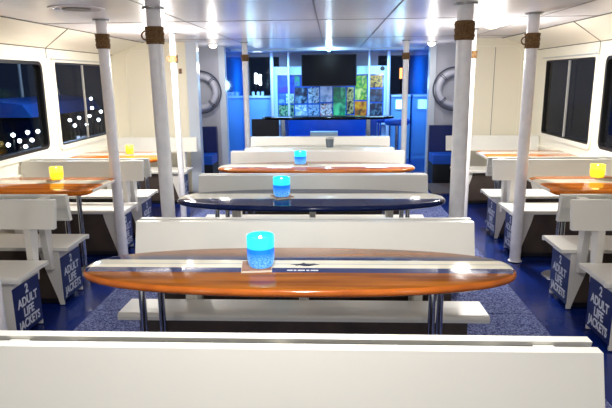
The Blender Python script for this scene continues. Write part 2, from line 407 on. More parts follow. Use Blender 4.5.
# ------------------------------------------------------------------ double benches
def text_mesh(body, size, cx, cy, sx=.62):
    cu = bpy.data.curves.new('t', 'FONT'); cu.body = body; cu.size = size; cu.align_x = 'CENTER'; cu.align_y = 'CENTER'
    cu.extrude = .0008; cu.space_line = .98; cu.offset = .0022
    o = bpy.data.objects.new('t', cu); C.objects.link(o); bpy.context.view_layer.update()
    me = bpy.data.meshes.new_from_object(o.evaluated_get(bpy.context.evaluated_depsgraph_get()))
    bpy.data.objects.remove(o); bpy.data.curves.remove(cu)
    bm = bmesh.new(); bm.from_mesh(me); bpy.data.meshes.remove(me)
    for v in bm.verts: v.co.x = v.co.x*sx+cx; v.co.y += cy
    return bm
def make_bench(loc, L, label, group, signs=(), halves=(-1, 1), uprights=None, yt=.052, yb=.118, zb=.64, so=.34, bi=.106, bo=.29, seat_x=None, zt=.865):
    """pair of seats back to back; L along x, centred; signs = ends (-1/+1) that carry a sign"""
    t = thing('double_bench', loc, label, 'bench', group)
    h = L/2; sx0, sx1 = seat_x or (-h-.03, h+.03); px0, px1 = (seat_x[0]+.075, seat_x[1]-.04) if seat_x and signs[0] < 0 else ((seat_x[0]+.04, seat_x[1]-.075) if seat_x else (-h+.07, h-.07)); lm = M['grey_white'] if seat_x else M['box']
    ups = uprights or [-h*.68, 0, h*.68]
    for q in halves:
        def Y(y): return q*y
        # backrest: reclined moulded panel, ribbed on the back
        bm = bmesh.new()
        y_top, y_bot, z0, z1, th = yt, yb, zb, zt, .016
        nseg = 4
        prism(bm, [(Y(y_bot), z0), (Y(y_top), z1), (Y(y_top-th), z1), (Y(y_bot-th), z0)], 'x', -h, h)
        def rib(xa, xb, za, zb):
            def yy(z): return y_bot+(y_top-y_bot)*(z-z0)/(z1-z0)
            prism(bm, [(Y(yy(za)-th), za), (Y(yy(zb)-th), zb), (Y(yy(zb)-th-.020), zb), (Y(yy(za)-th-.020), za)], 'x', xa, xb)
        rib(-h, h, z1-.015, z1); rib(-h, h, z0, z0+.016); rib(-h+.016, h-.016, (z0+z1)/2-.006, (z0+z1)/2+.006)
        rib(-h, -h+.015, z0+.016, z1-.015); rib(h-.015, h, z0+.016, z1-.015)
        nx = int(L/.14)
        for i in range(1, nx): rib(-h+i*L/nx-.004, -h+i*L/nx+.004, z0+.016, (z0+z1)/2-.006); rib(-h+i*L/nx-.004, -h+i*L/nx+.004, (z0+z1)/2+.006, z1-.015)
        link('backrest', bm, M['white'], t, bevel=.003)
        # seat with turned-down nosing
        bm = bmesh.new()
        prism(bm, [(Y(yb+.006), .424), (Y(yb+.006), .448), (Y(so-.02), .454), (Y(so-.004), .450), (Y(so), .438), (Y(so-.004), .418), (Y(so-.022), .416), (Y(so-.04), .428)], 'x', sx0, sx1)
        link('seat', bm, M['white'], t, bevel=.003)
        # uprights
        for x in ups:
            bm = bmesh.new()
            prism(bm, [(Y(yt-.017), zt-.03), (Y(yb-.017), zb), (Y(yb+.002), zb-.001), (Y(yb+.002), .462), (Y(yb-.003), .30), (Y(yb-.045), .30), (Y(yt-.06 if yt > .09 else .006), .66), (Y(yt-.05 if yt > .09 else .004), zt-.03)], 'x', x-.022, x+.022)
            link('upright', bm, M['grey_white'], t, bevel=.003)
        # storage box
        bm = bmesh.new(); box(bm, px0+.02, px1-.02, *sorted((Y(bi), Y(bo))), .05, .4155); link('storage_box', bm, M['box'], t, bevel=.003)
        bm = bmesh.new(); box(bm, px0+.06, px1-.06, *sorted((Y(bi+.02), Y(bo-.02))), .0085, .0495); link('plinth', bm, M['dark'], t)
        # tapered end legs either side of the box, and the end panel
        for e, pe in ((-1, px0), (1, px1)):
            for ya, yb_ in ((bo+.001, bo+.014), (bi-.014, bi-.001)):
                bm = bmesh.new()
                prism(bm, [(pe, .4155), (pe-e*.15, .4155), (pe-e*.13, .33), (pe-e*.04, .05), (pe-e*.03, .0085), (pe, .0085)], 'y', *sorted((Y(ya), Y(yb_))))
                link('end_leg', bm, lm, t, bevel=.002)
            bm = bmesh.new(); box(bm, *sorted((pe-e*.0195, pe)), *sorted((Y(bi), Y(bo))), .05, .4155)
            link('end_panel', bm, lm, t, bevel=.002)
        for e in signs:
            pe = px1 if e > 0 else px0; yc = Y((bi+bo)/2)
            bm = bmesh.new(); box(bm, *sorted((pe+e*.0002, pe+e*.003)), *sorted((Y(bi-.012), Y(bo+.012))), .04, .365)
            sg = link('life_jacket_sign', bm, M['sign'], t)
            bmx = bmesh.new()
            for body, zc, sz in (('2', .318, .068), ('ADULT', .243, .066), ('LIFE', .170, .066), ('JACKETS', .097, .066)):
                b2 = text_mesh(body, sz*1.22, 0, zc, .90 if body != 'JACKETS' else .80)
                tmp = bpy.data.meshes.new('x'); b2.to_mesh(tmp); b2.free(); bmx.from_mesh(tmp); bpy.data.meshes.remove(tmp)
            for v in bmx.verts:
                a, b, c = v.co
                v.co = (pe+e*(.0042+c), yc+e*a, b)
            o = link('lettering', bmx, M['letter'], sg)
    for x in (-h+.12, h-.14):
        bm = bmesh.new(); box(bm, x-.03, x+.03, -yt+.034, yt-.034, zt-.024, zt-.012); link('clip', bm, M['white'], t, bevel=.003)
    return t
CB = 'central back to back benches'
pairs = [(1.53, 'white back to back bench nearest the camera, filling the bottom of the photo'),
         (2.99, 'white back to back bench just behind the near wooden surfboard table'),
         (4.48, 'white back to back bench just behind the navy surfboard table'),
         (5.95, 'white back to back bench just behind the second wooden surfboard table'),
         (7.46, 'white back to back bench farthest away, in front of the bar area')]
b0 = make_bench((0, pairs[0][0], 0), 1.82, pairs[0][1], CB)
for y, lab in pairs[1:]: dup(b0, (0, y, 0), lab)
SB = 'side back to back benches'
for s, nm in ((-1, 'left'), (1, 'right')):
    xc = s*2.28
    a, b = sorted((-s*.545, s*.575))      # seat from x=1.735 to 2.855
    kw = dict(signs=(-s,), yt=.10, yb=.135, zb=.66, zt=.85, so=.51, bi=.17, bo=.46, seat_x=(a, b), uprights=[-s*.42, s*.30])
    p = make_bench((xc, 3.66, 0), 1.21, 'nearest %s side bench with two navy life jacket signs fully readable' % nm, SB, **kw)
    dup(p, (xc, 5.46, 0), 'second %s side bench along the wall, behind the tall white post' % nm)
    q = make_bench((xc, 7.70, 0), 1.21, '%s side bench against the cream end wall, farthest of its row' % nm, SB, halves=(-1,), **kw)

# ------------------------------------------------------------------ surfboard tables
def outline(L, W, n=72):
    pts = []
    for i in range(n):
        a = 2*PI*i/n; c, s_ = math.cos(a), math.sin(a)
        x = L*math.copysign(abs(c)**.92, c); y = W*math.copysign(abs(s_)**.80, s_)
        pts.append((x, y))
    return pts
def rrect2(x0, x1, y0, y1, r): return rrect(x0, x1, y0, y1, r, 5)
def board(name, pts, m, parent, z=.735, T=.045, rail=None):
    bm = bmesh.new(); n = len(pts)
    cx = sum(p[0] for p in pts)/n; cy = sum(p[1] for p in pts)/n
    def inset(d):
        out = []
        for i in range(n):
            a, b = Vector(pts[i-1]), Vector(pts[(i+1) % n]); tdir = (b-a).normalized(); nn = Vector((tdir.y, -tdir.x))
            out.append(Vector(pts[i])-nn*d)
        return out
    lay = [(.05, 0), (.02, .004), (.004, .014), (0, .024), (.003, .034), (.012, .041), (.03, T)]
    rings = [[bm.verts.new((p.x, p.y, z+h_)) for p in inset(d)] for d, h_ in lay]
    for A, B in zip(rings, rings[1:]):
        for i in range(n): bm.faces.new((A[i], A[(i+1) % n], B[(i+1) % n], B[i]))
    bm.faces.new(rings[0][::-1]); bm.faces.new(rings[-1])
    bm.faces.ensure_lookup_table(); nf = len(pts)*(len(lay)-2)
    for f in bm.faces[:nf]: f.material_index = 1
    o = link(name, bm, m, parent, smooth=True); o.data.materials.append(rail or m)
    return o
def pedestal(t, x, ys=(-.05, .05), dx=.028, top=.735, dy=0):
    ys = [q+dy for q in ys]
    bm = bmesh.new(); box(bm, x-.09, x+.09, dy-.11, dy+.11, top-.018, top-.0005); link('mounting_plate', bm, M['steel'], t, bevel=.004)
    for a, y in ((-dx, ys[0]), (dx, ys[1])):
        bm = bmesh.new(); tube(bm, (x+a, y, .02), (x+a, y, top-.019), .0165, 20); link('leg', bm, M['chrome'], t, smooth=True)
    bm = bmesh.new(); lathe(bm, [(0, .009), (.11, .009), (.105, .018), (.05, .0198), (0, .0198)], (x, dy, 0)); link('base_plate', bm, M['steel'], t, smooth=True)
navy, cream = (20, 34, 78), (232, 226, 200)
G = 'central surfboard tables'
rail_wood = mat('orange_rail_sheen', (186, 98, 28), .12, vary=(9, (140, 66, 18), .6))  # rim brightness from the reflection angle is painted into this orange
tb = thing('surfboard_table', (-.005, 2.465, 0), 'orange wooden surfboard table nearest the camera with navy and cream stripes', 'table', G)
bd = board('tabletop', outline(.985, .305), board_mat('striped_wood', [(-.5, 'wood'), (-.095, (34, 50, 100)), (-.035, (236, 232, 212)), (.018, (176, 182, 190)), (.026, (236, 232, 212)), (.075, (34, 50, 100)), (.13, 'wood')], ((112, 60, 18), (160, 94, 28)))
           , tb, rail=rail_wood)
# fish emblem inlaid on the stripe
fish = [(-.10, 0), (-.06, .008), (-.02, .012), (0, .024), (.012, .014), (.05, .012), (.075, .016), (.12, .002), (.075, -.004), (.04, -.014), (0, -.012), (-.03, -.004), (-.06, -.012), (-.055, -.002)]
bm = bmesh.new(); prism(bm, [(.03+.62*x, .01+1.35*y) for x, y in fish], 'z', .7802, .7808); e = link('fish_emblem', bm, M['navyink'], bd)
bm = bmesh.new()
for x0, x1 in ((-.06, -.035), (-.03, -.018), (-.012, .02), (.026, .04), (.046, .08)): box(bm, x0+.02, x1+.02, -.072, -.060, .7802, .7808)
link('emblem_lettering', bm, M['letter'], bd)
for x in (-.685, .64): pedestal(tb, x)

def table(y, bands, wood, label, L=.965, W=.32, x=0, dy=0):
    t = thing('surfboard_table', (x, y, 0), label, 'table', G)
    board('tabletop', outline(L, W), board_mat('board_'+label[:12], bands, wood), t)
    for px in (-.645, .68): pedestal(t, px, dy=dy)
    return t
table(4.0, [(-.5, (12, 30, 80)), (-.07, (230, 228, 214)), (.12, (14, 30, 76))], None,
      'navy blue surfboard table with a wide cream centre stripe, second from the camera')
table(5.47, [(-.5, 'wood'), (-.07, (228, 224, 208)), (.12, (60, 66, 96)), (.19, 'wood')], ((150, 78, 26), (196, 116, 52)),
      'brown wooden surfboard table with cream stripe, third from the camera', L=.96, dy=-.09)
table(6.98, [(-.5, (222, 218, 196)), (-.12, (214, 220, 210)), (.02, (36, 66, 62)), (.2, (220, 220, 204))], None,
      'pale cream surfboard table, farthest of the central row', L=.93, dy=-.12)

G2 = 'side tables along the walls'
wood_side = board_mat('side_board', [(-.5, 'wood'), (-.0, (232, 226, 206)), (.17, 'wood')], ((168, 84, 20), (222, 130, 44)))
wood_side.node_tree.nodes['Principled BSDF'].inputs['IOR'].default_value = 1.2
def side_table(s, y, label):
    x0, x1 = sorted((s*(1.74 if s < 0 else 1.82), s*2.80))
    xc = (x0+x1)/2; h = (x1-x0)/2
    t = thing('side_table', (xc, y, 0), label, 'table', G2)
    b = board('tabletop', rrect2(-h, h, -.335, .335, .10), wood_side, t)
    # white edge trim at the aisle end
    e = -s
    bm = bmesh.new(); box(bm, *sorted((e*(h+.0005), e*(h+.006))), -.23, .23, .752, .772); link('edge_strip', bm, M['coaster_edge'], t)
    px = s*2.02-xc
    bm = bmesh.new(); box(bm, px-.09, px+.09, -.10, .10, .716, .7345); link('mounting_plate', bm, M['steel'], t, bevel=.004)
    for a, yy in ((-.035, -.05), (.035, .05)):
        bm = bmesh.new(); tube(bm, (px+a, yy, .012), (px+a, yy, .7155), .02, 20); link('leg', bm, M['chrome'], t, smooth=True)
    bm = bmesh.new(); lathe(bm, [(0, .001), (.12, .001), (.11, .011), (0, .0118)], (px, 0, 0)); link('base_plate', bm, M['steel'], t, smooth=True)
    return t
for s, nm in ((-1, 'left'), (1, 'right')):
    side_table(s, 2.69, 'wooden side table at the %s edge of the photo, before the nearest side bench' % nm)
    side_table(s, 4.54, 'orange wooden side table with cream stripe under the first visible %s window' % nm)
    side_table(s, 6.32, 'orange wooden side table on the %s, nearest the cream end wall' % nm)

# ------------------------------------------------------------------ candle cups
blue_glow = glow_cup('blue_candle_glass', (40, 226, 244), (14, 110, 224), (120, 190, 216), .62)
yel_glow = glow_cup('yellow_candle_glass', (255, 232, 70), (250, 206, 40), (255, 190, 40), .8)
def cup(loc, m, r, h, label, group, lampcol, coaster=None):
    z = loc[2]
    if coaster:
        c = thing('coaster', (loc[0]+coaster[0], loc[1], z), coaster[2], 'coaster', 'coasters', rz=coaster[1])
        a = .068*r/.062
        bm = bmesh.new(); box(bm, -a, a, -a, a, .0005, .009); link('base', bm, M['coaster_edge'], c, bevel=.002)
        bm = bmesh.new(); box(bm, -a*.97, a*.97, -a*.97, a*.97, .0092, .012); link('top_face', bm, M['coaster'], c)
        z += .0125
    t = thing('candle_holder', (loc[0], loc[1], z), label, 'candle holder', group)
    bm = bmesh.new()
    lathe(bm, [(0, .0), (r*.82, .0), (r*.92, h*.08), (r, h*.3), (r, h*.97), (r*.97, h), (r*.92, h*.98), (r*.92, h*.90), (0, h*.90)], n=36)
    link('glass', bm, m, t, smooth=True)
    bm = bmesh.new(); lathe(bm, [(0, h*.905), (.008, h*.905), (.006, h*.95), (0, h*.985)], n=12); link('flame', bm, emit('flame', (255, 255, 230), 3), t, smooth=True)
    lamp('candle_glow', (loc[0], loc[1], z+h+.03), .25, lampcol, .03)
    return t
ZT = .7805
BL, YE_ = (.15, .7, 1), (1, .75, .2)
cup((-.165, 2.43, ZT), blue_glow, .062, .143, 'large glowing cyan and blue candle holder on the nearest wooden surfboard table', 'blue candle holders', BL, (-.02, .12, 'square wooden coaster with pale edge on the nearest surfboard table'))
cup((-.205, 3.98, ZT), blue_glow, .062, .135, 'glowing blue candle holder on the navy surfboard table', 'blue candle holders', BL, (0, .5, 'small square coaster on the navy surfboard table'))
cup((-.155, 5.53, ZT), blue_glow, .060, .125, 'small glowing blue candle holder on the third surfboard table', 'blue candle holders', BL, (0, .3, 'tiny coaster under the farthest blue candle holder'))
cup((-2.20, 4.68, ZT), yel_glow, .055, .105, 'glowing yellow candle holder on the nearer left side table', 'yellow candle holders', YE_, (-.02, .2, 'dark coaster under the yellow candle on the nearer left side table'))
cup((-2.16, 6.36, ZT), yel_glow, .045, .095, 'small yellow candle holder on the farther left side table', 'yellow candle holders', YE_, (0, .2, 'coaster under the yellow candle on the farther left side table'))
cup((2.36, 4.74, ZT), yel_glow, .058, .105, 'glowing yellow candle holder on the right side table', 'yellow candle holders', YE_, (.06, -.2, 'coaster under the yellow candle on the right side table'))

# ------------------------------------------------------------------ stanchion posts
def post(x, y, r, zr0, zr1, label, topx=None, loops=True):
    t = thing('post', (x, y, 0), label, 'post', 'white stanchion posts')
    tx = (topx if topx is not None else x)-x
    bm = bmesh.new(); tube(bm, (0, 0, .0125), (tx, 0, CEIL-.014), r, 28); link('pole', bm, M['post'], t, smooth=True)
    bm = bmesh.new(); lathe(bm, [(0, .0085), (r*1.3, .0085), (r*1.25, .012), (0, .012)]); link('base_flange', bm, M['post'], t, smooth=True)
    bm = bmesh.new(); lathe(bm, [(0, -.001), (r*1.5, -.001), (r*1.5, -.013), (0, -.013)], (tx, 0, CEIL)); link('top_flange', bm, M['steel'], t, smooth=True)
    n = max(5, int((zr1-zr0)/.0125)); bm = bmesh.new()
    for i in range(n):
        z = zr0+(zr1-zr0)*(i+.5)/n; f = z/CEIL
        torus(bm, r+.006+.002*((i*7) % 3), .0078, (tx*f, 0, z), n=28, k=7)
    rw = link('rope_wrap', bm, M['rope'], t, smooth=True)
    if loops:
        bm = bmesh.new(); zc = (zr0+zr1)/2; f = zc/CEIL
        torus(bm, .03, .006, (tx*f-r-.012, -.01, zc), axis='y', n=18, k=6); link('rope_loop', bm, M['rope'], rw, smooth=True)
    return t
post(-1.10, 4.2, .052, 1.87, 1.99, 'thick white post with brown rope band just left of the central tables', topx=-1.125)
post(1.10, 4.2, .056, 1.87, 2.0, 'thick white post with brown rope band right of the central tables', topx=1.09, loops=False)
post(-1.765, 4.905, .045, 1.88, 2.0, 'white post beside the nearer left side table', topx=-1.79, loops=False)
post(1.79, 4.90, .047, 1.84, 1.96, 'white post in front of the second right side bench', topx=1.80)
post(-1.585, 6.40, .033, 1.80, 1.88, 'thin white post by the left tip of the navy surfboard table', topx=-1.60)
post(1.68, 6.40, .033, 1.81, 1.89, 'thin white post just right of the thick right post', topx=1.68, loops=False)
post(-1.07, 8.2, .040, 1.86, 1.95, 'far white post left of the bar table', loops=False)
post(1.19, 8.2, .040, 1.86, 1.95, 'far white post right of the bar table', loops=False)
post(-1.85, 3.083, .040, 1.86, 1.98, 'white post at the extreme left edge before the nearest side bench', loops=False)

# ------------------------------------------------------------------ life rings, settees, mats
for s, nm in ((-1, 'left'), (1, 'right')):
    xc = -1.97 if s < 0 else 2.10; zc = 1.41 if s < 0 else 1.43
    t = thing('life_ring', (xc, 9.245, zc), 'pale grey life ring hanging on the %s recess wall behind the posts' % nm, 'life ring', 'life rings')
    bm = bmesh.new(); torus(bm, .25, .052, (0, 0, 0), axis='y', n=48, k=14); link('float', bm, M['ring'], t, smooth=True)
    bm = bmesh.new(); torus(bm, .335, .012, (0, -.01, 0), axis='y', n=48, k=6); link('grab_line', bm, M['ringrope'], t, smooth=True)
    for i in range(4):
        a = PI/4+i*PI/2; bm = bmesh.new()
        for j in (-.05, .05):
            torus(bm, .057, .006, (0, 0, 0), axis='y', n=20, k=5)
            for v in bm.verts[-100:]:
                x, y, z = v.co; v.co = (x+.255, z*0+y+0, z) if False else (x, y, z)
            for v in bm.verts[-100:]:
                p = Vector((.25+v.co.x, v.co.z, v.co.y)); R = Matrix.Rotation(-(a+j), 3, 'Y'); v.co = R @ p
        link('strap', bm, M['ringrope'], t, smooth=True)
    x0, x1 = sorted((s*1.72, s*2.6))
    t = thing('settee', ((x0+x1)/2, 9.0, 0), 'dark blue upholstered settee in the %s recess below the life ring' % nm, 'settee', 'recess settees')
    h = (x1-x0)/2
    bm = bmesh.new(); box(bm, -h, h, -.25, .22, .0, .30); link('plinth', bm, M['dark'], t, bevel=.01)
    bm = bmesh.new(); box(bm, -h, h, -.28, .14, .302, .44); link('seat_cushion', bm, M['bluevinyl'], t, bevel=.03)
    bm = bmesh.new(); box(bm, -h, h, .145, .245, .302, .86); link('back_cushion', bm, M['navyvinyl'], t, bevel=.03)
    bm = bmesh.new(); box(bm, -.45, .45, -.40, .40, 0, .010); o = link('floor_mat', bm, M['mat_']); o.location = (s*2.03, 8.30 if s < 0 else 8.30, 0)
    tag(o, 'grey brown floor mat on the deck before the %s recess' % nm, 'mat', 'floor mats')
# switch plate dots on the left end wall
t = thing('wall_switch', (-1.95, 7.988, 1.73), 'small brown double switch on the cream wall beside the thin left post', 'switch')
bm = bmesh.new(); box(bm, -.02, .02, 0, .010, -.035, .035); link('plate', bm, M['coaster'], t, bevel=.003)
bm = bmesh.new()
for z in (-.015, .015): box(bm, -.008, .008, -.004, -.0005, z-.007, z+.007)
link('button', bm, M['gasket'], t)

# ------------------------------------------------------------------ bar area
t = thing('high_table', (.09, 9.3, 0), 'long black oval high table on chrome posts before the bar display', 'table')
board('tabletop', outline(1.07, .30), M['black'], t, z=.965)
for x in (-.73, .66):
    bm = bmesh.new(); tube(bm, (x, 0, .022), (x, 0, .964), .045, 20); link('leg', bm, M['chrome'], t, smooth=True)
    bm = bmesh.new(); lathe(bm, [(0, .001), (.2, .001), (.19, .015), (0, .021)], (x, 0, 0)); link('base_plate', bm, M['steel'], t, smooth=True)
# curved blue settee
t = thing('curved_settee', (.10, 10.2, 0), 'bright blue curved settee behind the black high table', 'settee')
def arc(r0, r1, a0, a1, z0, z1, n=28, sx=1., sy=1.):
    bm = bmesh.new(); pts = []
    for i in range(n+1):
        a = a0+(a1-a0)*i/n; pts.append((r1*sx*math.cos(a), r1*sy*math.sin(a)))
    for i in range(n, -1, -1):
        a = a0+(a1-a0)*i/n; pts.append((r0*sx*math.cos(a), r0*sy*math.sin(a)))
    prism(bm, pts, 'z', z0, z1); return bm
link('back_cushion', arc(.72, .86, -.0, PI, .42, .93, sy=.7), M['bluevinyl'], t, bevel=.02)
link('seat_cushion', arc(.36, .715, -.0, PI, .30, .44, sy=.7), M['bluevinyl'], t, bevel=.02)
link('plinth', arc(.40, .70, 0, PI, 0, .299, sy=.7), M['dark'], t)
for x, m, lab, zz in ((-1.02, M['dark'], 'dark armchair under the left end of the black high table', .0), (1.15, M['bluevinyl'], 'round royal blue bar stool at the right end of the black high table', .0)):
    if x < 0:
        a = thing('armchair', (x, 9.85, 0), lab, 'chair')
        bm = bmesh.new(); box(bm, -.24, .24, -.22, .22, .34, .46); link('seat', bm, m, a, bevel=.02)
        bm = bmesh.new(); box(bm, -.24, .24, .16, .24, .462, .92); link('backrest', bm, m, a, bevel=.02)
        for q in (-.235, .235):
            bm = bmesh.new(); box(bm, q-.03, q+.03, -.2, .15, .56, .62); box(bm, q-.02, q+.02, -.19, -.15, .462, .56); link('armrest', bm, m, a, bevel=.006)
        for qx in (-.2, .2):
            for qy in (-.18, .18):
                bm = bmesh.new(); tube(bm, (qx, qy, .001), (qx, qy, .339), .018, 10); link('leg', bm, M['steel'], a, smooth=True)
    else:
        a = thing('bar_stool', (1.30, 10.05, 0), lab, 'stool')
        bm = bmesh.new(); lathe(bm, [(0, .80), (.19, .80), (.22, .83), (.22, .88), (.19, .91), (0, .92)]); link('seat', bm, m, a, smooth=True)
        bm = bmesh.new(); tube(bm, (0, 0, .02), (0, 0, .799), .035, 16); link('stem', bm, M['chrome'], a, smooth=True)
        bm = bmesh.new(); lathe(bm, [(0, .001), (.2, .001), (.19, .014), (0, .019)]); link('base', bm, M['steel'], a, smooth=True)
        b = dup(a, (1.05, 10.75, 0), 'blue bar stool farther back, partly behind the right far post')
# grey cup and ribbed light box by the settee
t = thing('storage_crate', (.02, 9.95, 0), 'pale blue ribbed crate standing in front of the curved settee', 'crate')
bm = bmesh.new(); box(bm, -.24, .24, -.12, .12, .002, .70); link('body', bm, M['header'], t, bevel=.01)
bm = bmesh.new()
for i in range(11): box(bm, -.235+i*.045, -.215+i*.045, -.132, -.1205, .05, .66)
link('rib_panel', bm, M['jamb'], t)
t = thing('tumbler', (.13, 7.0, ZT), 'small grey tumbler on the farthest central surfboard table', 'tumbler')
bm = bmesh.new(); lathe(bm, [(0, 0), (.045, 0), (.052, .11), (.048, .11), (.042, .008), (0, .008)]); link('body', bm, M['cup'], t, smooth=True)
bm = bmesh.new(); lathe(bm, [(.0525, .104), (.054, .108), (.0535, .116), (.05, .116), (.05, .1105)]); link('rim', bm, M['alu'], t, smooth=True)

# back bar display unit (Y = 11.5)
YU = 11.5
t = thing('display_unit', (.13, YU, 0), 'pale blue framed bar display wall around the television', 'display unit')
x0, x1 = -1.17, 1.17
bm = bmesh.new(); box(bm, x0, x1, .03, .30, 0, 1.72); link('back_panel', bm, M['bluepanel'], t)
bm = bmesh.new(); box(bm, x0, x0+.11, -.02, .029, .80, 1.68); link('side_frame', bm, M['header'], t, bevel=.004)
bm = bmesh.new(); box(bm, x1-.11, x1, -.02, .029, .80, 1.68); link('side_frame', bm, M['header'], t, bevel=.004)
bm = bmesh.new(); box(bm, x0, -.56, -.03, .029, 1.682, 1.84); link('header', bm, M['header'], t, bevel=.004)
bm = bmesh.new(); box(bm, .52, x1, -.03, .029, 1.682, 1.84); link('header', bm, M['header'], t, bevel=.004)
bm = bmesh.new(); lathe(bm, [(0, 0), (.045, 0), (.045, .012), (0, .014)], n=20); bmesh.ops.rotate(bm, verts=bm.verts, matrix=Matrix.Rotation(PI/2, 3, 'X')); bmesh.ops.translate(bm, verts=bm.verts, vec=(1.02, -.031, 1.79)); link('round_knob', bm, M['gasket'], t, smooth=True)
bm = bmesh.new(); box(bm, x0, x1, -.12, -.021, .70, .80); box(bm, x0, x1, -.0205, .029, 0, .80); link('base_cabinet', bm, M['header'], t, bevel=.004)
# thin posts of the unit frame up to the ceiling
for i, x in enumerate((-1.15, -.82, .75, 1.13)):
    o = thing('frame_pole', (.13+x, YU-.16, .0), ['slim blue white pole at the left edge of the bar display', 'short slim pole above the left header of the bar display', 'slim pole above the right header of the bar display', 'slim blue white pole at the right edge of the bar display'][i], 'pole', 'bar display poles')
    bm = bmesh.new(); tube(bm, (0, 0, .81 if i in (1, 2) else .013), (0, 0, CEIL-.012), .022 if i in (1, 2) else .035, 14); link('shaft', bm, M['jamb'], o, smooth=True)
    bm = bmesh.new(); lathe(bm, [(0, -.001), (.05, -.001), (.05, -.0115), (0, -.0115)], (0, 0, CEIL), n=20); link('flange', bm, M['steel'], o, smooth=True)
    if i in (0, 3):
        bm = bmesh.new(); lathe(bm, [(0, .001), (.06, .001), (.06, .012), (0, .012)], n=20); link('foot', bm, M['steel'], o, smooth=True)
# pictures on the display: u0,u1,z0,z1 in metres relative to x centre of the boat
P = [(-.92, -.60, 1.33, 1.66, ((16, 60, 170), (40, 90, 200), (70, 60, 190)), 3, 'deep blue seascape picture at the top left of the bar display'),
     (-.59, -.48, 1.46, 1.66, ((20, 130, 120), (40, 170, 140), (60, 120, 190)), 9, 'narrow teal green picture left of the television'),
     (-.92, -.78, 1.12, 1.32, ((20, 70, 170), (50, 110, 200), (110, 170, 220)), 6, 'small plain blue card in the left column of the display'),
     (-.77, -.60, 1.12, 1.32, ((30, 150, 90), (210, 240, 220), (20, 110, 80)), 14, 'white and green card in the left part of the display'),
     (-.92, -.60, .86, 1.10, ((20, 60, 60), (130, 190, 140), (20, 40, 80)), 16, 'speckled green picture at the bottom left of the display'),
     (-.59, -.33, 1.12, 1.44, ((10, 20, 40), (20, 60, 90), (110, 160, 190)), 8, 'dark navy picture below the left corner of the television'),
     (-.59, -.33, .86, 1.10, ((220, 240, 250), (90, 150, 200), (200, 220, 170)), 9, 'white and blue picture under the dark navy one'),
     (-.32, -.09, 1.12, 1.44, ((14, 24, 44), (180, 210, 225), (50, 100, 140)), 11, 'black and white photograph below the television'),
     (-.32, -.09, .86, 1.10, ((40, 90, 140), (150, 190, 220), (30, 60, 90)), 12, 'grey blue photograph in the bottom row, below the black and white one'),
     (-.08, .17, 1.14, 1.46, ((220, 236, 245), (190, 214, 230), (120, 160, 190)), 7, 'bright white poster at the middle of the display'),
     (-.08, .17, .86, 1.12, ((150, 90, 60), (220, 225, 225), (60, 50, 60)), 15, 'brown and white picture in the middle of the bottom row'),
     (.18, .44, .86, 1.44, ((20, 170, 90), (30, 110, 80), (90, 210, 130)), 5, 'tall bright green poster right of the middle'),
     (.45, .60, .90, 1.44, ((10, 14, 20), (190, 180, 110), (14, 20, 30)), 9, 'narrow black and yellow picture beside the green poster'),
     (.61, .86, 1.18, 1.66, ((180, 210, 60), (60, 140, 70), (220, 220, 110)), 7, 'yellow green picture right of the television'),
     (.61, .86, .86, 1.16, ((235, 180, 30), (220, 120, 30), (70, 60, 30)), 8, 'golden yellow picture in the lower right of the display'),
     (.87, 1.17, 1.42, 1.66, ((20, 18, 20), (190, 140, 60), (16, 16, 24)), 10, 'black picture with gold petals at the top right of the display'),
     (.87, 1.17, 1.14, 1.40, ((14, 24, 40), (30, 44, 64), (60, 84, 104)), 9, 'dark slate picture under the gold petal picture'),
     (.87, 1.17, .86, 1.12, ((12, 20, 34), (26, 44, 66), (80, 110, 120)), 13, 'dark picture in the bottom right corner of the display')]
for i, (a, b, z0, z1, cs, sc, lab) in enumerate(P):
    bm = bmesh.new(); w, h = (b-a)/2, (z1-z0)/2
    box(bm, -w+.006, w-.006, -.010, 0, -h+.006, h-.006)
    o = link('poster', bm, poster_mat('poster_art_%d' % i, *cs, sc*.8, .4)); o.location = ((a+b)/2, YU+.028, (z0+z1)/2)
    tag(o, lab, 'poster', 'pictures on the bar display')
# television
t = thing('television', (.10, 11.2, 1.46), 'large black flat television hanging above the bar display', 'television')
bm = bmesh.new(); box(bm, -.53, .53, 0, .05, 0, .60); link('casing', bm, M['dark'], t, bevel=.006)
bm = bmesh.new(); box(bm, -.515, .515, -.004, -.0005, .018, .585); link('screen', bm, mat('dark_screen', (8, 9, 14), .3, spec=.12), t)
bm = bmesh.new(); tube(bm, (0, .025, .601), (0, .025, CEIL-1.46-.002), .02, 12); link('ceiling_mount', bm, M['steel'], t, smooth=True)
# led spot at the beam
t = thing('led_spotlight', (.105, 10.02, CEIL), 'small intense blue white spotlight on the ceiling beam above the television', 'spotlight')
bm = bmesh.new(); lathe(bm, [(0, -.001), (.05, -.001), (.05, -.03), (.04, -.034), (.04, -.03), (0, -.03)], n=24); link('housing', bm, M['alu'], t, smooth=True)
bm = bmesh.new(); lathe(bm, [(.038, -.031), (.03, -.05), (0, -.058)], n=24); link('lens', bm, M['led'], t, smooth=True)
lamp('spot_glow', (.105, 9.98, CEIL-.12), 6, (.6, .85, 1), .04)
# led strip on the beam
bm = bmesh.new(); box(bm, -1.58, 1.70, 10.222, 10.236, CEIL-.034, CEIL-.014); o = link('led_strip', bm, M['ledstrip']); tag(o, 'thin blue LED strip along the ceiling beam', 'LED strip')
